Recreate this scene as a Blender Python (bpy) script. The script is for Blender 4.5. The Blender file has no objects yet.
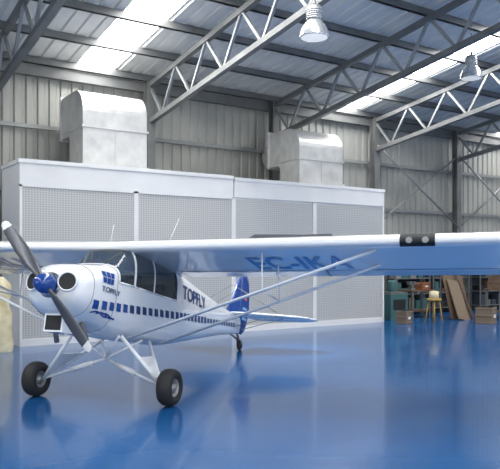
import bpy, bmesh, math, random
from mathutils import Vector, Matrix
random.seed(4)
S=bpy.context.scene
try:
    S.view_settings.view_transform='Standard'
    S.view_settings.exposure=0.08
except Exception: pass

# ---------------------------------------------------------------- materials
def mat(name,col,rough=0.5,metal=0.0,spec=0.5,coat=0.0,emit=None,estr=0,alpha=None):
    m=bpy.data.materials.new(name); m.use_nodes=True
    b=m.node_tree.nodes['Principled BSDF']
    b.inputs['Base Color'].default_value=(*col,1)
    b.inputs['Roughness'].default_value=rough
    b.inputs['Metallic'].default_value=metal
    b.inputs['Specular IOR Level'].default_value=spec
    b.inputs['Coat Weight'].default_value=coat
    if emit: 
        b.inputs['Emission Color'].default_value=(*emit,1); b.inputs['Emission Strength'].default_value=estr
    return m
def add_noise(m,c1,c2,scale=3,detail=4,stretch=(1,1,1),bump=0.0,rr=None):
    nt=m.node_tree; N=nt.nodes; L=nt.links; b=N['Principled BSDF']
    tc=N.new('ShaderNodeTexCoord'); mp=N.new('ShaderNodeMapping'); mp.inputs['Scale'].default_value=stretch
    n=N.new('ShaderNodeTexNoise'); n.inputs['Scale'].default_value=scale; n.inputs['Detail'].default_value=detail
    r=N.new('ShaderNodeValToRGB'); r.color_ramp.elements[0].color=(*c1,1); r.color_ramp.elements[1].color=(*c2,1)
    r.color_ramp.elements[0].position=0.3; r.color_ramp.elements[1].position=0.7
    L.new(tc.outputs['Object'],mp.inputs[0]); L.new(mp.outputs[0],n.inputs['Vector']); L.new(n.outputs['Fac'],r.inputs[0]); L.new(r.outputs[0],b.inputs['Base Color'])
    if bump:
        bp=N.new('ShaderNodeBump'); bp.inputs['Strength'].default_value=bump; L.new(n.outputs['Fac'],bp.inputs['Height']); L.new(bp.outputs[0],b.inputs['Normal'])
    if rr:
        mr=N.new('ShaderNodeMapRange'); mr.inputs['To Min'].default_value=rr[0]; mr.inputs['To Max'].default_value=rr[1]
        L.new(n.outputs['Fac'],mr.inputs['Value']); L.new(mr.outputs[0],b.inputs['Roughness'])
    return m

M={}
M['floor']=add_noise(mat('floor_blue_epoxy',(0.012,0.13,0.42),0.2,spec=0.65,coat=0.15),(0.008,0.085,0.26),(0.012,0.102,0.295),0.5,3,rr=(0.12,0.2))
M['wall']=add_noise(mat('wall_corrugated_steel',(0.4,0.4,0.37),0.45,0.2),(0.36,0.365,0.34),(0.48,0.48,0.44),0.7,4,(1,1,0.25))
M['roofm']=add_noise(mat('roof_sheet',(0.7,0.7,0.68),0.5,0.0),(0.62,0.62,0.60),(0.72,0.72,0.70),0.5,3)
M['steel']=add_noise(mat('steel_grey_paint',(0.2,0.2,0.2),0.45,0.3),(0.15,0.155,0.155),(0.21,0.215,0.21),2,3)
M['steel_l']=mat('steel_galvanised_light',(0.30,0.31,0.31),0.4,0.4)
M['galv']=add_noise(mat('galvanised_duct',(0.6,0.6,0.6),0.35,0.5),(0.56,0.56,0.55),(0.74,0.74,0.72),4,5,rr=(0.25,0.45))
M['sky']=mat('skylight_translucent',(0.9,0.93,1),0.5,emit=(1.0,0.99,0.97),estr=15)
M['boothw']=add_noise(mat('booth_white_panel',(0.8,0.8,0.8),0.3),(0.76,0.76,0.755),(0.82,0.82,0.81),1.5,3)
M['white']=mat('aircraft_white_paint',(0.84,0.86,0.87),0.16,spec=0.5,coat=0.6)
M['blue']=mat('aircraft_blue_paint',(0.012,0.06,0.28),0.2,coat=0.5)
M['lblue']=mat('aircraft_light_blue',(0.22,0.42,0.70),0.25,coat=0.3)
M['reg']=mat('registration_blue',(0.06,0.20,0.50),0.25,coat=0.3)
M['navy']=mat('navy_lettering',(0.01,0.035,0.15),0.3)
M['black']=mat('matte_black',(0.012,0.012,0.013),0.6)
M['rubber']=mat('tyre_rubber',(0.018,0.018,0.018),0.7)
M['inner']=mat('cabin_interior_grey',(0.16,0.165,0.17),0.8)
M['chrome']=mat('polished_metal',(0.7,0.7,0.7),0.2,1.0)
M['prop']=mat('propeller_grey',(0.10,0.105,0.12),0.35,0.4)
M['red']=mat('red_paint',(0.5,0.03,0.02),0.4)
M['yellow']=mat('yellow_paint',(0.42,0.27,0.06),0.4)
M['orange']=mat('orange_paint',(0.30,0.11,0.05),0.5)
M['teal']=mat('teal_paint',(0.045,0.13,0.13),0.5)
M['wood']=add_noise(mat('wood_board',(0.2,0.11,0.05),0.6),(0.09,0.055,0.035),(0.17,0.11,0.07),6,5,(1,1,6))
M['card']=mat('cardboard',(0.19,0.14,0.095),0.8)
M['cloth']=add_noise(mat('cream_cloth',(0.7,0.62,0.38),0.85),(0.6,0.5,0.27),(0.8,0.74,0.52),5,4,bump=0.4)
M['cover']=mat('dark_canvas',(0.04,0.05,0.065),0.8)
M['alu']=mat('lamp_aluminium',(0.8,0.82,0.83),0.25,0.8)
M['lampglass']=mat('lamp_lens',(0.9,0.92,0.9),0.3,emit=(1,0.97,0.9),estr=0.4)
# glass
g=bpy.data.materials.new('cabin_glass'); g.use_nodes=True; nt=g.node_tree; nt.nodes.clear()
o=nt.nodes.new('ShaderNodeOutputMaterial'); mx=nt.nodes.new('ShaderNodeMixShader'); t=nt.nodes.new('ShaderNodeBsdfTransparent'); p=nt.nodes.new('ShaderNodeBsdfPrincipled')
p.inputs['Base Color'].default_value=(0.10,0.12,0.13,1); p.inputs['Roughness'].default_value=0.04; p.inputs['Coat Weight'].default_value=0.7
t.inputs[0].default_value=(0.85,0.88,0.9,1); mx.inputs[0].default_value=0.35
nt.links.new(t.outputs[0],mx.inputs[1]); nt.links.new(p.outputs[0],mx.inputs[2]); nt.links.new(mx.outputs[0],o.inputs[0]); M['glass']=g
# perforated filter panel
pf=mat('booth_perforated_filter',(0.5,0.5,0.5),0.4,0.1); nt=pf.node_tree; N=nt.nodes; L=nt.links
tc=N.new('ShaderNodeTexCoord'); sp=N.new('ShaderNodeSeparateXYZ'); L.new(tc.outputs['Object'],sp.inputs[0])
def frac(out,f):
    a=N.new('ShaderNodeMath'); a.operation='MULTIPLY'; a.inputs[1].default_value=f; L.new(out,a.inputs[0])
    b=N.new('ShaderNodeMath'); b.operation='PINGPONG'; b.inputs[1].default_value=0.5; L.new(a.outputs[0],b.inputs[0]); return b.outputs[0]
fx=frac(sp.outputs['X'],17); fz=frac(sp.outputs['Z'],21)
mm=N.new('ShaderNodeMath'); mm.operation='MULTIPLY'; L.new(fx,mm.inputs[0]); L.new(fz,mm.inputs[1])
r=N.new('ShaderNodeValToRGB'); r.color_ramp.elements[0].position=0.04; r.color_ramp.elements[0].color=(0.55,0.55,0.54,1); r.color_ramp.elements[1].position=0.12; r.color_ramp.elements[1].color=(0.36,0.36,0.36,1)
L.new(mm.outputs[0],r.inputs[0]); L.new(r.outputs[0],N['Principled BSDF'].inputs['Base Color']); M['perf']=pf

# ---------------------------------------------------------------- mesh builder
class MB:
    def __init__(s): s.v=[]; s.f=[]; s.m=[]; s.mats=[]; s.sm=[]
    def mi(s,k):
        if k not in s.mats: s.mats.append(k)
        return s.mats.index(k)
    def add(s,vs,fs,k,smooth=False):
        b=len(s.v); s.v+= [tuple(x) for x in vs]; i=s.mi(k)
        for f in fs: s.f.append(tuple(b+q for q in f)); s.m.append(i); s.sm.append(smooth)
    def box(s,a,b,k):
        x0,y0,z0=a; x1,y1,z1=b
        s.add([(x0,y0,z0),(x1,y0,z0),(x1,y1,z0),(x0,y1,z0),(x0,y0,z1),(x1,y0,z1),(x1,y1,z1),(x0,y1,z1)],
              [(0,3,2,1),(4,5,6,7),(0,1,5,4),(1,2,6,5),(2,3,7,6),(3,0,4,7)],k)
    def beam(s,p,q,w,h,k,up=(0,0,1)):
        p=Vector(p);q=Vector(q);d=(q-p).normalized();u=Vector(up)
        if abs(d.dot(u))>0.98:u=Vector((0,1,0))
        r=d.cross(u).normalized();u=r.cross(d)
        vs=[]
        for c in(p,q):
            for a,b in((-1,-1),(1,-1),(1,1),(-1,1)): vs.append(c+r*(a*w/2)+u*(b*h/2))
        s.add(vs,[(0,1,2,3),(7,6,5,4),(0,4,5,1),(1,5,6,2),(2,6,7,3),(3,7,4,0)],k)
    def tube(s,p,q,r1,k,r2=None,n=12,sq=1.0,upv=None):
        r2=r1 if r2 is None else r2
        p=Vector(p);q=Vector(q);d=(q-p).normalized();u=Vector(upv) if upv else Vector((0,0,1))
        if abs(d.dot(u))>0.98:u=Vector((1,0,0))
        a=d.cross(u).normalized();b=a.cross(d)
        vs=[];
        for c,rr in((p,r1),(q,r2)):
            for i in range(n):
                t=2*math.pi*i/n; vs.append(c+a*math.cos(t)*rr*sq+b*math.sin(t)*rr)
        fs=[(i,(i+1)%n,n+(i+1)%n,n+i) for i in range(n)]
        s.add(vs,fs,k,True); s.add(vs[:n],[tuple(range(n))[::-1]],k); s.add(vs[n:],[tuple(range(n))],k)
    def lathe(s,prof,c,axis,k,n=32,caps=True):
        c=Vector(c);d=Vector(axis).normalized();u=Vector((0,0,1)) if abs(d.z)<.9 else Vector((1,0,0))
        a=d.cross(u).normalized();b=a.cross(d);vs=[]
        for t,r in prof:
            for i in range(n):
                th=2*math.pi*i/n; vs.append(c+d*t+a*math.cos(th)*r+b*math.sin(th)*r)
        fs=[]
        for j in range(len(prof)-1):
            for i in range(n): fs.append((j*n+i,j*n+(i+1)%n,(j+1)*n+(i+1)%n,(j+1)*n+i))
        s.add(vs,fs,k,True)
    def obj(s,name,parent=None,loc=(0,0,0),rot=(0,0,0),bevel=0):
        me=bpy.data.meshes.new(name); me.from_pydata(s.v,[],s.f)
        for k in s.mats: me.materials.append(M[k])
        for p,i,sm in zip(me.polygons,s.m,s.sm): p.material_index=i; p.use_smooth=sm
        bm=bmesh.new(); bm.from_mesh(me); bmesh.ops.remove_doubles(bm,verts=bm.verts,dist=1e-5); bmesh.ops.recalc_face_normals(bm,faces=bm.faces); bm.to_mesh(me); bm.free()
        o=bpy.data.objects.new(name,me); S.collection.objects.link(o); o.location=loc; o.rotation_euler=rot
        if parent: o.parent=parent
        if bevel:
            bv=o.modifiers.new('bevel','BEVEL'); bv.width=bevel; bv.segments=2; bv.limit_method='ANGLE'
        return o
def empty(name,loc=(0,0,0),rz=0):
    e=bpy.data.objects.new(name,None); S.collection.objects.link(e); e.location=loc; e.rotation_euler=(0,0,rz); return e

# ---------------------------------------------------------------- room
YW=16.5; XL=-8; XR=27.5; YF=-16.5
EZ=6.55; SL=0.136
def rz(y): return EZ+SL*(YW-abs(y))
b=MB(); b.add([(XL,YF,0),(XR,YF,0),(XR,YW,0),(XL,YW,0),(XL,YF,-.2),(XR,YF,-.2),(XR,YW,-.2),(XL,YW,-.2)],[(0,1,2,3),(7,6,5,4),(0,4,5,1),(1,5,6,2),(2,6,7,3),(3,7,4,0)],'floor'); b.obj('floor')

def corr(name,p0,dirv,length,nrm,ztop,k='wall',pitch=0.28,z0=0):
    b=MB(); prof=[(0,0),(.14,0),(.17,.045),(.25,.045)]
    pts=[];t=0
    while t<length:
        for a,o in prof:
            if t+a<=length: pts.append((t+a,o))
        t+=pitch
    vs=[];D=Vector(dirv);Nn=Vector(nrm);P=Vector(p0)
    for t,o in pts:
        q=P+D*t-Nn*o; zt=ztop(q) if callable(ztop) else ztop
        zb=z0(q) if callable(z0) else z0
        vs.append((q.x,q.y,zb)); vs.append((q.x,q.y,zt))
    fs=[(2*i,2*i+2,2*i+3,2*i+1) for i in range(len(pts)-1)]
    b.add(vs,fs,k); return b.obj(name)
corr('wall_back',(XL,YW+.05,0),(1,0,0),XR-XL,(0,-1,0),EZ)
# unseen left wall: opening added so sky light brightens the nose and left side
corr('wall_left',(XL,YF,0),(0,1,0),YW-YF,(1,0,0),lambda q: rz(q.y),z0=lambda q: 4.9 if -3.0<q.y<8.5 else 0)
corr('wall_right',(XR,YF,0),(0,1,0),YW-YF,(-1,0,0),lambda q: rz(q.y))
b=MB(); b.box((XL,YF-.1,5.9),(XR,YF,6.6),'wall'); b.box((XL,YF-.1,0),(XL+2,YF,5.9),'wall'); b.box((XR-2,YF-.1,0),(XR,YF,5.9),'wall'); b.obj('wall_front')

# roof (ribbed) with skylight strips
strips=[(-2.4,-1.4),(5.72,6.72),(14.0,15.0),(22.1,23.1)]
b=MB(); x=XL; pts=[]
while x<XR+.01:
    for a,o in((0,0),(.2,0),(.23,.04),(.3,.04),(.33,0)):
        pts.append((x+a,o))
    x+=.33
def instrip(x):
    return any(a-0.02<=x<=c+0.02 for a,c in strips)
for side in(1,-1):
    for i in range(len(pts)-1):
        (x0,o0),(x1,o1)=pts[i],pts[i+1]
        if instrip((x0+x1)/2): continue
        b.add([(x0,0,rz(0)+o0),(x1,0,rz(0)+o1),(x1,side*YW,rz(YW)+o1),(x0,side*YW,rz(YW)+o0)],[(0,1,2,3)],'roofm')
b.obj('ceiling')
n=1
for a,c in strips:
    b=MB()
    for side in(1,-1):
        b.add([(a-.1,0,rz(0)+.05),(c+.1,0,rz(0)+.05),(c+.1,side*(YW-.3),rz(YW-.3)+.05),(a-.1,side*(YW-.3),rz(YW-.3)+.05)],[(0,1,2,3)],'sky')
    b.obj('window_%d'%n); n+=1
# purlins
b=MB()
for side in(1,-1):
    y=0.3
    while y<16.4:
        z=rz(y)-.10
        b.box((XL,side*y-.02,z-.08),(XR,side*y+.02,z+.09),'steel')
        b.box((XL,side*y-.02,z-.08),(XR,side*y+.05,z-.065),'steel')
        y+=1.45
b.obj('roof_purlins')
b=MB()
b.box((XL,YW-.18,6.15),(XR,YW-.03,6.4),'steel')
for z in(1.3,2.4,3.45,4.95): b.box((XL,YW-.10,z-.05),(XR,YW-.01,z+.05),'steel_l')
for z in(1.3,3.4,5.2):
    b.box((XR-.1,YF,z-.05),(XR-.01,YW,z+.05),'steel_l')
    if z>5: b.box((XL+.01,YF,z-.05),(XL+.1,YW,z+.05),'steel_l')
    else:
        b.box((XL+.01,YF,z-.05),(XL+.1,-3.0,z+.05),'steel_l'); b.box((XL+.01,8.5,z-.05),(XL+.1,YW,z+.05),'steel_l')
for yy in(-3.05,8.55): b.box((XL+.01,yy-.06,0),(XL+.14,yy+.06,5.0),'steel')
b.obj('trim_1')
# trusses
def truss(X):
    b=MB()
    ZT=6.25; ZB=5.3
    for side in(1,-1):
        top=lambda y:ZT+SL*(YW-y); bot=lambda y:ZB+SL*(YW-y)
        y0=YW-.3
        b.beam((X,side*y0,top(y0)),(X,0,top(0)),.12,.12,'steel')
        b.beam((X,side*y0,bot(y0)),(X,0,bot(0)),.13,.12,'steel')
        n=11; st=y0/n
        for i in range(n):
            ya=y0-i*st; yb=ya-st/2; yc=ya-st
            b.beam((X,side*ya,top(ya)),(X,side*yb,bot(yb)),.06,.06,'steel_l')
            b.beam((X,side*yb,bot(yb)),(X,side*yc,top(yc)),.06,.06,'steel_l')
        yc=side*(YW-.3)
        b.box((X-.11,yc-.12,0),(X+.11,yc-.1,6.4),'steel'); b.box((X-.11,yc+.1,0),(X+.11,yc+.12,6.4),'steel'); b.box((X-.01,yc-.1,0),(X+.01,yc+.1,6.4),'steel')
        b.box((X-.2,yc-.2,0),(X+.2,yc+.17,.02),'steel')
    return b.obj('roof_truss')
for X in(-4.45,-.4,3.62,7.66,11.65,15.7,19.73,23.7): truss(X)
b=MB()
for (xa,xb) in((15.7,19.73),(19.73,23.7)):
    b.tube((xa,YW-.42,5.5),(xb,YW-.42,2.9),.03,'steel_l'); b.tube((xb,YW-.36,5.5),(xa,YW-.36,2.9),.03,'steel_l')
b.obj('wall_bracing')

# ---------------------------------------------------------------- booth
b=MB()
BX=[3.72,6.25,8.80,11.32,13.83]; BY=13.9; BB=15.3; BH=3.76
b.box((BX[0],BY+.05,0),(BX[-1],BB,BH),'boothw')
b.box((BX[0],BY,3.22),(BX[2]-.02,BY+.05,BH),'boothw'); b.box((BX[2]+.02,BY,3.27),(BX[4],BY+.05,BH-.03),'boothw')
b.box((BX[0],BY,0),(BX[4],BY+.05,.14),'boothw')
for i in range(5):
    w=.055; b.box((BX[i]-(w if i else 0),BY,.14),(BX[i]+(w if i<4 else 0),BY+.05,3.26),'boothw')
for i in range(4):
    for z in(1.72,): b.box((BX[i]+.05,BY+.01,z-.025),(BX[i+1]-.05,BY+.05,z+.025),'boothw')
    b.box((BX[i]+.055,BY+.03,.14),(BX[i+1]-.055,BY+.06,3.22),'perf')
b.box((BX[0]-.03,BY-.03,BH-.06),(BX[2]-.02,BB,BH+.02),'boothw')
b.box((BX[2]+.02,BY-.02,BH-.09),(BX[4]+.02,BB,BH-.01),'boothw')
b.obj('spray_booth')

def duct(X0,X1,zb,zt):
    b=MB(); yf=14.15; yb=15.55; R=.5; D=.85
    prof=[(yf,zb),(yf,zt-R)]
    for i in range(1,9):
        a=i/8*math.pi/2; prof.append((yf+R-R*math.cos(a),zt-R+R*math.sin(a)))
    prof+= [(yb,zt),(yb,zt-.95),(yf+D+.08,zt-.95),(yf+D,zt-1.03),(yf+D,zb)]
    n=len(prof)
    vs=[(X0,y,z) for y,z in prof]+[(X1,y,z) for y,z in prof]
    b.add(vs,[(i,(i+1)%n,n+(i+1)%n,n+i) for i in range(n)],'galv')
    b.add(vs[:n],[tuple(range(n))],'galv'); b.add(vs[n:],[tuple(range(n))[::-1]],'galv')
    b.box((X0-.04,yf-.04,zb),(X1+.04,yf+D+.04,zb+.05),'galv'); b.box((X0-.03,yf-.03,zt-.87),(X1+.03,yf+D+.03,zt-.82),'galv')
    b.box((X0-.04,yb-.03,zt-.99),(X1+.04,yb+.03,zt+.04),'galv')
    b.box((X0+(X1-X0)/2-.015,yf-.012,zb),(X0+(X1-X0)/2+.015,yf,zt-.85),'galv')
    b.lathe([(0,.36),(.9,.36)],((X0+X1)/2,yb,zt-.5),(0,1,0),'galv',32)
    b.obj('ventilation_duct')
duct(5.12,6.62,BH+.021,5.48); duct(11.0,12.5,BH+.021,5.28)

# ---------------------------------------------------------------- hanging lamps
def lamp(x,y,z):
    b=MB()
    b.lathe([(0.02,0.0),(0,.24),(.0,.255),(.02,.25),(.1,.235),(.2,.19),(.27,.13),(.30,.11)],(x,y,z-.2),(0,0,1),'alu')
    b.lathe([(-.005,0),(-.02,.1),(0,.235)],(x,y,z-.195),(0,0,1),'lampglass')
    b.lathe([(.28,.0),(.28,.115),(.30,.125),(.50,.125),(.52,.11),(.52,0)],(x,y,z-.2),(0,0,1),'steel_l',24)
    for i in range(5): b.lathe([(.31+.035*i,.12),(.31+.035*i,.14),(.32+.035*i,.14),(.32+.035*i,.12)],(x,y,z-.2),(0,0,1),'alu',24)
    b.tube((x,y,z+.3),(x,y,z+.42),.03,'steel',n=8)
    b.tube((x,y,z+.4),(x,y,rz(y)-.02),.012,'steel',n=6)
    b.obj('high_bay_lamp')
lamp(7.15,8.8,5.62); lamp(12.8,10.1,6.08)

# ---------------------------------------------------------------- airplane
def cam2w(r,d):
    c,s=math.cos(math.radians(33.7)),math.sin(math.radians(33.7)); return (r*c+d*s,-r*s+d*c)
hd=math.radians(18.8)
fx_,fy_=cam2w(-math.sin(hd),-math.cos(hd))
F=math.atan2(fy_,fx_)
ox,oy=cam2w(-1.83,8.33)
A=empty('light_airplane',(ox,oy,0),F)
PT=math.radians(12); cp,sp_=math.cos(PT),math.sin(PT); AX=.22
def B(x,y,z): return (x*cp-z*sp_, y, AX+x*sp_+z*cp)
class AB(MB):
    def obj(s,name,**k):
        s.v=[B(*v) for v in s.v]; return MB.obj(s,name,parent=A,**k)
T=[(1.27,.86,.99,1.12,.15,2),(1.25,.80,.99,1.17,.25,2.2),(1.20,.745,.99,1.215,.33,2.3),(1.12,.70,.99,1.25,.375,2.5),(1.0,.66,1.0,1.28,.40,2.6),(.75,.60,1.04,1.33,.41,2.8),(.50,.56,1.16,1.38,.40,3),
   (.12,.53,1.18,1.70,.39,3.2),(0,.53,1.18,1.72,.385,3.5),(-1.2,.57,1.2,1.72,.38,3.5),(-1.5,.61,1.2,1.70,.355,3.2),(-2.5,.78,1.22,1.61,.26,2.8),(-3.8,1.0,1.27,1.51,.13,2.4),(-4.85,1.14,1.3,1.45,.03,2.2)]
def fus(x):
    if x>=T[0][0]: return T[0][1:]
    for a,c in zip(T,T[1:]):
        if a[0]>=x>=c[0]:
            t=(a[0]-x)/(a[0]-c[0]); return tuple(a[i]*(1-t)+c[i]*t for i in range(1,6))
    return T[-1][1:]
def side_y(x,z):
    zb,zc,zt,hw,n=fus(x); h=(zt-zc) if z>zc else (zc-zb); q=min(1,abs(z-zc)/h)
    return hw*(1-q**n)**(1/n)
xs=[1.27,1.25,1.225,1.20,1.16,1.12,1.06,1.0,.9,.75,.62,.50,.44,.36,.28,.20,.12,.07,0,-.2,-.42,-.46,-.7,-.95,-1.15,-1.2,-1.5,-1.8,-2.1,-2.5,-2.9,-3.3,-3.8,-4.2,-4.5,-4.85]
NR=48
def ring(x):
    zb,zc,zt,hw,n=fus(x); pts=[]
    for i in range(NR):
        t=2*math.pi*i/NR; c,s=math.cos(t),math.sin(t)
        y=hw*math.copysign(abs(c)**(2/n),c) if abs(c)>1e-9 else 0; h=(zt-zc) if s>=0 else (zc-zb)
        z=zc+h*math.copysign(abs(s)**(2/n),s) if abs(s)>1e-9 else zc
        pts.append((x,y,z))
    return pts
b=AB(); vs=[]
for x in xs: vs+=ring(x)
groups={'white':[],'glass':[]}
for j in range(len(xs)-1):
    xm=(xs[j]+xs[j+1])/2
    for i in range(NR):
        f=(j*NR+i,j*NR+(i+1)%NR,(j+1)*NR+(i+1)%NR,(j+1)*NR+i)
        k='white'
        ang=(i+.5)/NR*360
        up=0<ang<180; a2=min(ang,180-ang) if up else -1
        if up and .12<xm<.50: k='glass'
        if up and (-.42<xm<.07 or -1.15<xm<-.46) and a2<62: k='glass'
        groups[k].append(f)
base=len(b.v); b.v+=vs
for k,fl in groups.items():
    mi=b.mi(k)
    for f in fl: b.f.append(f); b.m.append(mi); b.sm.append(True)
b.add(vs[:NR],[tuple(range(NR))],'white')
fo=b.obj('fuselage')
b=AB()
def skin_tube(pts,r,k='white'):
    for p,q in zip(pts,pts[1:]): b.tube(p,q,r,k,n=8)
for sgn in(1,-1):
    skin_tube([(x,sgn*side_y(x,fus(x)[1]+.001),fus(x)[1]) for x in(.50,.3,.12,0,-.3,-.6,-.9,-1.15)],.013)
    skin_tube([ring(.50)[i if sgn>0 else NR//2-i] for i in range(0,13)],.014)
    skin_tube([ring(.10)[i if sgn>0 else NR//2-i] for i in range(0,13)],.016)
    b.tube((.46,sgn*.02,1.34),(.12,sgn*.26,1.66),.011,'inner',n=8)
b.obj('glazing_frames')
b=AB()
b.box((.42,-.33,.8),(.48,.33,1.30),'black')
b.box((.42,-.33,.78),(-1.2,.33,.80),'inner')
for x in(-.25,-.95):
    b.box((x-.02,-.2,.82),(x+.38,.2,.92),'black'); b.beam((x,0,.9),(x-.14,0,1.40),.40,.08,'black',up=(1,0,0))
b.box((-1.2,-.31,.8),(-1.17,.31,1.58),'inner')
b.beam((.1,-.36,1.28),(-1.15,-.36,1.28),.02,.03,'inner')
b.obj('cabin_interior')

# cowling details
b=AB()
for sgn in(1,-1):
    c=(1.262,sgn*.215,1.03)
    b.lathe([(-.09,.115),(-.01,.112),(.022,.108),(.028,.10),(.018,.092)],c,(1,sgn*.3,.05),'white',28)
    b.lathe([(.012,0),(.018,.093)],c,(1,sgn*.3,.05),'black',28)
b.obj('air_inlets')
b=AB()
b.box((.75,-.12,.50),(1.12,.12,.70),'white'); b.box((1.121,-.10,.52),(1.125,.10,.68),'black')
b.tube((.85,.18,.64),(.72,.2,.42),.03,'steel'); b.tube((.85,-.18,.64),(.72,-.2,.42),.03,'steel')
b.obj('carburettor_scoop',bevel=.01)
b=AB()
for x in(1.02,.53):
    pts=[(q[0],q[1]*1.004,1.0+(q[2]-1.0)*1.004) for q in ring(x)]
    for i in range(NR): b.tube(pts[i],pts[(i+1)%NR],.003,'inner',n=4)
b.obj('cowl_seams')

def decal_poly(poly,k,sgn,off=.006,bb=None):
    bb.add([(x,sgn*(side_y(x,z)+off),z) for x,z in poly],[tuple(range(len(poly)))],k)
b=AB()
def sline(x): return .83+(1.05-x)*.078
for sgn in(1,-1):
    x=.98
    while x>-4.4:
        w=.105; h=.095 if x>-2.5 else .07
        z=sline(x); sk=.03
        for sub in range(2):
            z0=z-h/2+sub*h/2; z1=z0+h/2
            s0=sk*(sub/2-.5); s1=sk*((sub+1)/2-.5)
            q=[(x+s0,z0),(x-w+s0,z0),(x-w+s1,z1),(x+s1,z1)]
            decal_poly(q,'navy' if x<.3 else 'blue',sgn,bb=b)
        x-=.165
    for i in range(3):
        for j in range(2):
            xa=.86-.075*i-.02*j; za=1.10+.075*j
            decal_poly([(xa,za),(xa-.065,za),(xa-.08,za+.065),(xa-.015,za+.065)],'blue',sgn,.008,b)
    for kk in range(3):
        pts=[(.95-.08*t-kk*.09,.745+.02*math.sin(t*1.3)+.0*t) for t in range(5)]
        for p,q in zip(pts,pts[1:]): decal_poly([(p[0],p[1]-.008),(q[0],q[1]-.008),(q[0],q[1]+.012),(p[0],p[1]+.012)],'blue',sgn,.01,b)
b.obj('fuselage_stripes')
def text_mesh(s):
    cu=bpy.data.curves.new('t','FONT'); cu.body=s; cu.size=1; cu.offset=0.02
    o=bpy.data.objects.new('t',cu); S.collection.objects.link(o)
    dg=bpy.context.evaluated_depsgraph_get(); me=bpy.data.meshes.new_from_object(o.evaluated_get(dg))
    vs=[tuple(v.co) for v in me.vertices]; fs=[tuple(p.vertices) for p in me.polygons]
    bpy.data.objects.remove(o); 
    xa=min(v[0] for v in vs); xb=max(v[0] for v in vs); ya=min(v[1] for v in vs); yb=max(v[1] for v in vs)
    return [((v[0]-xa)/(xb-xa),(v[1]-ya)/(yb-ya)) for v in vs],fs
TV,TF=text_mesh('TOPFLY')
def side_text(x0,x1,z0,z1,name,sgn=1,off=.008):
    b=AB()
    vs=[]
    for u,v in TV:
        uu=u if sgn>0 else 1-u
        x=x0+(x1-x0)*uu; z=z0+(z1-z0)*v; vs.append((x,sgn*(side_y(x,z)+off),z))
    b.add(vs,TF,'navy'); b.obj(name)
for sgn in(1,-1):
    side_text(-1.36,-2.5,1.27,1.47,'side_lettering',sgn,.012); side_text(.88,.46,1.0,1.06,'cowl_lettering',sgn)

# propeller
hub=Vector((1.36,0,.99)); ang=math.radians(43)
b=AB()
def blade(sg):
    st=[(.06,.07,.05,60),(.15,.09,.045,48),(.3,.135,.03,34),(.5,.15,.022,25),(.7,.14,.016,19),(.85,.115,.012,16),(.92,.09,.009,15),(.95,.04,.006,14)]
    ax=Vector((0,math.sin(ang),-math.cos(ang)))*sg; tn=Vector((0,math.cos(ang),math.sin(ang)))*sg; fw=Vector((1,0,0))
    vs=[];n=12
    for r,c,t,tw in st:
        tw=math.radians(tw); cd=tn*math.cos(tw)+fw*math.sin(tw); td=-tn*math.sin(tw)+fw*math.cos(tw)
        for i in range(n):
            a=2*math.pi*i/n; vs.append(hub+ax*r+cd*(math.cos(a)*c/2)+td*(math.sin(a)*t/2))
    fs=[(j*n+i,j*n+(i+1)%n,(j+1)*n+(i+1)%n,(j+1)*n+i) for j in range(len(st)-1) for i in range(n)]
    b.add(vs,fs,'prop',True); b.add(vs[-n:],[tuple(range(n))],'prop')
    b.add([v+fw*.0006 for v in vs[-3*n:]],[(j*n+i,j*n+(i+1)%n,(j+1)*n+(i+1)%n,(j+1)*n+i) for j in range(2) for i in range(n)],'boothw',True)
blade(1); blade(-1)
b.lathe([(-.1,.10),(-.02,.115),(.04,.105),(.10,.08),(.14,.045),(.155,0)],hub,(1,0,0),'blue',28)
b.lathe([(-.12,0),(-.12,.14),(-.09,.14),(-.09,0)],hub,(1,0,0),'chrome',28)
b.obj('propeller')

# wing
UP=[(0,0),(.006,.018),(.0125,.03),(.03,.046),(.05,.058),(.1,.078),(.2,.099),(.3,.104),(.4,.1),(.5,.091),(.6,.078),(.75,.054),(.9,.025),(1,.004)]
LO=[(1,0),(.8,-.004),(.6,-.007),(.4,-.010),(.2,-.016),(.1,-.02),(.05,-.022),(.02,-.018),(.006,-.012)]
AF=UP+LO; NA=len(AF); CH=1.60; LEX=.2; LEZ=1.65; INC=math.radians(2.4)
def wing_pt(y,c,t):
    ay=abs(y); dz=ay*math.tan(math.radians(0.8))
    k=1.0; cc=CH; xo=0
    if ay>4.75:
        q=min(1,(ay-4.75)/.62); k=math.sqrt(max(0.0004,1-q*q)); xo=CH*.42*(1-k)
    cc=CH*k
    lx=-(xo+c*cc); lz=t*cc
    return (LEX+lx*math.cos(INC)+lz*math.sin(INC), y, LEZ+dz+lx*math.sin(INC)*1+lz*math.cos(INC))
ys=[5.37,5.36,5.33,5.27,5.18,5.05,4.9,4.75,4,3.2,2.4,1.6,.8,.4]
ys=ys+[0]+[-y for y in ys[::-1]]
b=AB(); vs=[]
for y in ys:
    for c,t in AF: vs.append(wing_pt(y,c,t))
fs=[(j*NA+i,j*NA+(i+1)%NA,(j+1)*NA+(i+1)%NA,(j+1)*NA+i) for j in range(len(ys)-1) for i in range(NA)]
b.add(vs,fs,'white',True); b.add(vs[:NA],[tuple(range(NA))],'white'); b.add(vs[-NA:],[tuple(range(NA))],'white')
b.obj('wing')
def lower_t(c):
    for (c0,t0),(c1,t1) in zip(LO,LO[1:]):
        if c0>=c>=c1: return t0+(t1-t0)*(c0-c)/(c0-c1)
    return -.02
b=AB()
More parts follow.
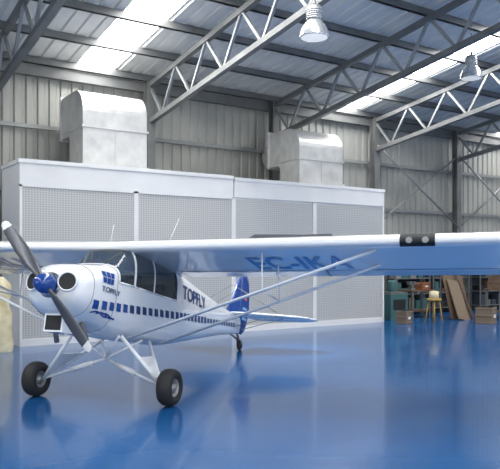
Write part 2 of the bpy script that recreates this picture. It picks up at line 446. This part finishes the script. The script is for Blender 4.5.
for sg in(1,-1):
    for y0,y1 in((.45,2.5),(2.52,4.7)):
        b.add([wing_pt(sg*y0,.77,lower_t(.77)-.002),wing_pt(sg*y1,.77,lower_t(.77)-.002),wing_pt(sg*y1,.785,lower_t(.78)-.002),wing_pt(sg*y0,.785,lower_t(.78)-.002)],[(0,1,2,3)],'inner')
    for y0 in(.45,2.5,4.7):
        b.add([wing_pt(sg*y0,.77,-.0065),wing_pt(sg*(y0+.02),.77,-.0065),wing_pt(sg*(y0+.02),1,-.003),wing_pt(sg*y0,1,-.003)],[(0,1,2,3)],'inner')
b.obj('control_surface_gaps')
b=AB(); V2,F2=text_mesh('EC-IKA')
vs=[]
for u,v in V2:
    y=1.65+1.25*u; c=.72-.42*v; q=wing_pt(y,c,lower_t(c)-.004); vs.append(q)
b.add(vs,F2,'reg')
vs=[wing_pt(-(1.65+1.25*(1-u)),.72-.42*v,lower_t(.72-.42*v)-.004) for u,v in V2]; b.add(vs,F2,'reg')
b.obj('wing_registration')
b=AB()
y0,y1=3.58,3.95
seq=[(.05,.058),(.03,.046),(.0125,.03),(.006,.018),(0,0),(.006,-.012),(.02,-.018),(.05,-.022)]
vs=[]
for y in(y0,y1):
    for c,t in seq:
        q=wing_pt(y,c,t); vs.append((q[0]+.006,q[1],q[2]+(.006 if t>0.02 else (-.006 if t<-.015 else 0))))
m=len(seq); b.add(vs,[(i,i+1,m+i+1,m+i) for i in range(m-1)],'black',True)
for y in(3.68,3.85):
    q=wing_pt(y,0,.005); b.lathe([(0,0.0),(.004,.025),(0,.036)],(q[0]+.01,q[1],q[2]),(1,0,0.1),'steel_l',18)
b.obj('landing_light')
b=AB()
vs=[]
for y in(1.7,1.8,2.4,2.75,2.8):
    e=.0 if y in(1.7,2.8) else 1
    for c,h in((.22,0),(.24,.06),(.36,.065),(.38,0)):
        t=.102; q=wing_pt(y,c,t); vs.append((q[0],q[1],q[2]+h*e*(1.2 if y<2 else .9)))
b.add(vs,[(j*4+i,j*4+i+1,j*4+5+i,j*4+4+i) for j in range(4) for i in range(3)],'cover',True)
b.obj('fuel_cap_cover')
b=AB()
q=Vector(wing_pt(.55,.35,.1)); b.tube(q,q+Vector((-.18,.05,.42)),.006,'boothw',r2=.004,n=6)
q=Vector(wing_pt(-.25,.3,.1)); b.tube(q,q+Vector((-.05,0,.30)),.006,'boothw',r2=.004,n=6)
b.obj('antennas')

# wing struts
b=AB()
for sg in(1,-1):
    fr0=(.08,sg*.36,.55); fr1=wing_pt(sg*3.3,.14,-.02); re0=(-.85,sg*.36,.58); re1=wing_pt(sg*3.25,.62,-.007)
    for p,q in((fr0,fr1),(re0,re1)):
        b.tube(p,q,.042,'white',n=12,sq=.4,upv=(1,0,0))
    f=Vector(fr0).lerp(Vector(fr1),.56); r_=Vector(re0).lerp(Vector(re1),.56)
    b.tube(f,r_,.010,'white',n=8)
    b.tube(f,wing_pt(sg*1.95,.16,-.018),.010,'white',n=8); b.tube(r_,wing_pt(sg*1.95,.60,-.007),.010,'white',n=8)
b.obj('wing_struts')

g=MB()
HT=.93
for sg in(1,-1):
    ax=Vector((0,sg*(HT-.1),AX))
    f=Vector(B(.22,sg*.34,.56)); r_=Vector(B(-.52,sg*.34,.57)); mid=Vector(B(-.05,0,.30))
    g.tube(f,ax,.024,'white',n=12); g.tube(r_,ax,.022,'white',n=12)
    o=Vector((0,sg*.008,.004))
    a1=f.lerp(ax,.04);a2=f.lerp(ax,.93);c1=r_.lerp(ax,.93);c2=r_.lerp(ax,.35)
    d1=f.lerp(ax,.42)
    P=[d1,a2,c1,c2]; g.add([p+o for p in P]+[p-o for p in P],[(0,1,2,3),(7,6,5,4),(0,4,5,1),(1,5,6,2),(2,6,7,3),(3,7,4,0)],'white')
    g.tube(Vector(B(.2,sg*.3,.56)),mid,.014,'white',n=10); g.tube(Vector(B(-.4,sg*.3,.57)),mid,.014,'white',n=10)
    g.tube(mid,ax+Vector((0,-sg*.04,.02)),.016,'white',n=10)
    p1=mid.lerp(ax,.2); p2=mid.lerp(ax,.55); g.tube(p1,p2,.034,'boothw',n=14)
    g.tube(ax,ax+Vector((0,sg*.16,0)),.022,'steel',n=12)
    c=Vector((0,sg*HT,AX)); R=.22; w=.095
    prof=[(-w*.75,.105),(-w*.95,.13),(-w,.16),(-w*.88,.195),(-w*.55,.214),(0,.22),(w*.55,.214),(w*.88,.195),(w,.16),(w*.95,.13),(w*.75,.105)]
    g.lathe(prof,c,(0,1,0),'rubber',40)
    g.lathe([(-w*.75,.107),(-w*.5,.09),(-w*.4,.045),(-w*.8,.04),(-w*.8,0)],c,(0,1,0),'steel_l',28)
    g.lathe([(w*.75,.107),(w*.5,.09),(w*.4,.045),(w*.8,.04),(w*.8,0)],c,(0,1,0),'steel_l',28)
    g.lathe([(w*.42,.09),(w*.46,.06)],c,(0,1,0),'black',28)
g.obj('main_landing_gear',parent=A)
g=MB()
tp=Vector(B(-4.75,0,1.16)); tx=-5.02
g.tube(tp+Vector((.35,0,.0)),(tx+.02,0,.2),.02,'steel',n=8); g.beam(tp,(tx+.02,0,.2),.04,.02,'steel')
for sg in(1,-1): g.beam((tx+.02,sg*.04,.2),(tx-.03,sg*.04,.1),.01,.04,'steel',up=(1,0,0))
g.beam((tx+.02,-.045,.2),(tx+.02,.045,.2),.05,.02,'steel')
g.lathe([(-.025,.05),(-.033,.075),(-.02,.097),(0,.1),(.02,.097),(.033,.075),(.025,.05),(.02,0)],(tx-.03,0,.1),(0,1,0),'rubber',28)
g.lathe([(-.025,.05),(-.02,0)],(tx-.03,0,.1),(0,1,0),'steel_l',28)
g.obj('tail_wheel',parent=A)

def plate(poly,axis,th,k,name):
    b=AB(); n=len(poly)
    cx=sum(p[0] for p in poly)/n; co=sum(p[1] for p in poly)/n
    def P(p,s,e):
        x=cx+(p[0]-cx)*s; o=co+(p[1]-co)*s
        return (x,o,zH+e) if axis=='z' else (x,e,o)
    vs=[]
    order=[(.8,-th),(.96,-th*.6),(1,0),(.96,th*.6),(.8,th)]
    for s,e in order: vs+=[P(p,s,e) for p in poly]
    fs=[(j*n+i,j*n+(i+1)%n,(j+1)*n+(i+1)%n,(j+1)*n+i) for j in range(4) for i in range(n)]
    b.add(vs,fs,k,True); b.add(vs[:n],[tuple(range(n))[::-1]],k); b.add(vs[-n:],[tuple(range(n))],k)
    b.obj(name)
zH=1.46
for sg in(1,-1):
    plate([(-4.15,sg*.06),(-4.3,sg*.5),(-4.5,sg*1.0),(-4.66,sg*1.3),(-4.78,sg*1.4),(-4.83,sg*1.4),(-4.83,sg*.06)],'z',.022,'white','stabilizer')
    plate([(-4.85,sg*.1),(-4.85,sg*1.42),(-4.95,sg*1.5),(-5.1,sg*1.5),(-5.24,sg*1.38),(-5.32,sg*1.1),(-5.33,sg*.6),(-5.25,sg*.2)],'z',.02,'white','elevator')
b=AB()
for sg in(1,-1):
    for x in(-4.35,-4.8):
        b.tube((x,sg*.03,1.2),(x,sg*.9,zH-.02),.006,'steel',n=6); b.tube((x,sg*.01,2.0),(x,sg*.9,zH+.02),.005,'steel',n=6)
b.obj('tail_brace_wires')
plate([(-4.1,1.48),(-4.35,1.72),(-4.55,2.0),(-4.7,2.2),(-4.84,2.28),(-4.84,1.40),(-4.3,1.44)],'y',.022,'blue','fin')
plate([(-4.86,1.14),(-4.86,2.3),(-4.96,2.37),(-5.1,2.36),(-5.24,2.24),(-5.33,2.0),(-5.36,1.7),(-5.3,1.4),(-5.15,1.2),(-5.0,1.13)],'y',.022,'blue','rudder')
b=AB()
for sg in(1,-1):
    e=.024*sg
    for z0,z1,k in((1.86,1.885,'red'),(1.835,1.86,'yellow'),(1.81,1.835,'red')):
        b.add([(-5.0,e,z0),(-5.15,e,z0),(-5.15,e,z1),(-5.0,e,z1)],[(0,1,2,3)],k)
    for z0 in(1.62,1.52,1.42):
        b.add([(-4.93,e,z0),(-5.2,e,z0),(-5.2,e,z0+.05),(-4.93,e,z0+.05)],[(0,1,2,3)],'lblue')
b.obj('tail_markings')

# ---------------------------------------------------------------- world placement helper
W=lambda px,depth: cam2w((px-250)/680*depth,depth)
def wrapped(px,depth,w,h,name):
    x,y=W(px,depth); b=MB(); n=20; vs=[];st=[(0,1.0),(.08,1.05),(.3,.85),(.5,.95),(.62,.7),(.75,.9),(.9,.75),(1,.3)]
    for t,r in st:
        for i in range(n):
            a=2*math.pi*i/n; rr=w/2*r*(1+.14*math.sin(a*5+t*9)+.06*math.sin(a*9-t*20))
            vs.append((x+rr*math.cos(a),y+rr*math.sin(a)*.8,h*t))
    b.add(vs,[(j*n+i,j*n+(i+1)%n,(j+1)*n+(i+1)%n,(j+1)*n+i) for j in range(len(st)-1) for i in range(n)],'cloth',True)
    b.add(vs[-n:],[tuple(range(n))],'cloth'); b.obj(name)
wrapped(-1,12.9,.5,1.42,'cloth_wrapped_bundle')

def bench(px,d,w,dp,h,kt='wood',name='workbench'):
    x,y=W(px,d); b=MB()
    b.box((-w/2,-dp/2,h-.05),(w/2,dp/2,h),kt)
    for a in(-1,1):
        for c in(-1,1): b.box((a*(w/2-.06)-.03,c*(dp/2-.06)-.03,0),(a*(w/2-.06)+.03,c*(dp/2-.06)+.03,h-.05),'steel')
    b.box((-w/2+.05,-dp/2+.05,.2),(w/2-.05,dp/2-.05,.23),kt)
    b.obj(name,loc=(x,y,0)); return x,y
def crate(x,y,z,w,d,h,k,name,rz_=0):
    b=MB(); b.box((-w/2,-d/2,0),(w/2,d/2,h),k)
    for s in(0.0,.5,1): 
        zz=s*(h-.05); b.box((-w/2-.012,-d/2-.012,zz),(w/2+.012,d/2+.012,zz+.05),k)
    b.box((-w*.2,-d/2-.02,h*.35),(w*.2,-d/2,h*.55),'boothw')
    b.obj(name,loc=(x,y,z),rot=(0,0,rz_),bevel=.008)
x,y=W(392,20.2)
b=MB(); b.box((-.35,-.3,0),(.35,.3,.75),'teal'); b.box((-.3,-.25,.75),(.3,.25,.82),'steel'); b.lathe([(0,0),(0,.14),(.3,.14),(.34,.08),(.34,0)],(0,0,.82),(0,0,1),'teal',20); b.tube((.2,0,.8),(.2,0,1.25),.02,'steel'); b.box((-.25,-.31,.3),(.25,-.3,.6),'black'); b.obj('compressor_cabinet',loc=(x,y,0),bevel=.02)
x,y=bench(417,20.9,1.05,.6,.85)
crate(x+.25,y,.852,.35,.3,.22,'orange','toolbox')
# bench vice
b=MB(); b.box((-.1,-.08,0),(.1,.08,.06),'steel'); b.box((-.05,-.06,.06),(.05,.06,.16),'steel'); b.box((-.12,-.07,.16),(-.02,.07,.25),'steel'); b.box((.03,-.07,.16),(.12,.07,.25),'steel')
b.tube((.1,0,.18),(.28,0,.18),.015,'steel_l'); b.tube((.27,-.1,.18),(.27,.1,.18),.01,'steel_l'); b.obj('bench_vice',loc=(x-.25,y,.852))
x,y=W(434,19.0)
b=MB(); 
for a in(-1,1):
    for c in(-1,1): b.tube((a*.17,c*.17,0),(a*.1,c*.1,.62),.018,'yellow')
b.lathe([(0,0),(0,.2),(.06,.2),(.06,0)],(0,0,.62),(0,0,1),'yellow',24); b.lathe([(0,0),(0,.14),(.2,.12),(.22,0)],(0,0,.68),(0,0,1),'cloth',20)
b.obj('work_stool',loc=(x,y,0))
x,y=W(461,20.4)
b=MB()
b.beam((-.1,-.1,0),(.0,.35,1.3),.9,.03,'wood',up=(0,1,0)); b.beam((-.28,-.35,0),(-.1,.25,1.15),.5,.03,'card',up=(0,1,0)); 
b.beam((.35,-.2,0),(.1,.3,1.35),.05,.05,'wood')
b.beam((-.4,.42,0),(-.4,.42,1.2),.05,.05,'steel'); b.beam((.4,.42,0),(.4,.42,1.2),.05,.05,'steel'); b.beam((-.4,.42,1.2),(.4,.42,1.2),.05,.05,'steel')
b.obj('leaning_boards',loc=(x,y,0))
x,y=bench(505,20.6,1.2,.6,.9)
crate(x-.3,y,.902,.45,.4,.4,'wood','wooden_crate',.0); crate(x+.3,y,.902,.4,.4,.25,'boothw','plastic_box')
x,y=W(486,18.9); crate(x,y,0,.5,.45,.45,'card','storage_bin',.4)
x,y=W(404,18.8); crate(x,y,0,.35,.3,.35,'card','cardboard_box',.3)
def shelf(xc,yc,w,h):
    b=MB()
    for a in(-1,1):
        for c in(-.2,.2): b.box((a*w/2-.02,c-.02,0),(a*w/2+.02,c+.02,h),'steel')
    b.box((-w/2,.2,0),(w/2,.22,h),'cover')
    z=.15
    while z<h:
        b.box((-w/2,-.22,z),(w/2,.22,z+.03),'steel')
        xx=-w/2+.2
        while xx<w/2-.2:
            ww=random.uniform(.15,.35); hh=random.uniform(.12,.38)
            b.box((xx-ww/2,-.18,z+.03),(xx+ww/2,.15,z+.03+hh),random.choice(['card','wood','wood','cover','teal','black','steel','cover','steel_l']))
            xx+=ww+.07
        z+=.5
    b.obj('storage_shelf',loc=(xc,yc,0))
shelf(16.6,15.6,1.6,1.9); shelf(18.6,15.7,1.8,1.7); shelf(21.0,15.6,2.0,1.8); shelf(23.2,15.6,1.9,2.0)

# ---------------------------------------------------------------- light
w=bpy.data.worlds.new('World'); S.world=w; w.use_nodes=True
bg=w.node_tree.nodes['Background']; bg.inputs[0].default_value=(0.9,0.95,1,1); bg.inputs[1].default_value=2.0
sl=bpy.data.lights.new('skylight_beam','SPOT'); sl.energy=2200; sl.spot_size=math.radians(24); sl.spot_blend=.8; sl.shadow_soft_size=.4
so=bpy.data.objects.new('skylight_beam',sl); S.collection.objects.link(so)
so.location=(6.2,12.0,6.9); tgt=Vector(W(290,13.0)+(0,)); so.rotation_euler=(tgt-so.location).to_track_quat('-Z','Y').to_euler()

cam=bpy.data.cameras.new('camera'); co=bpy.data.objects.new('camera',cam); S.collection.objects.link(co)
co.location=(0,0,1.7); co.rotation_euler=(math.radians(90),0,math.radians(-33.7))
cam.sensor_width=36; cam.lens=680/500*36; cam.shift_y=27.5/500; cam.clip_end=200
S.camera=co
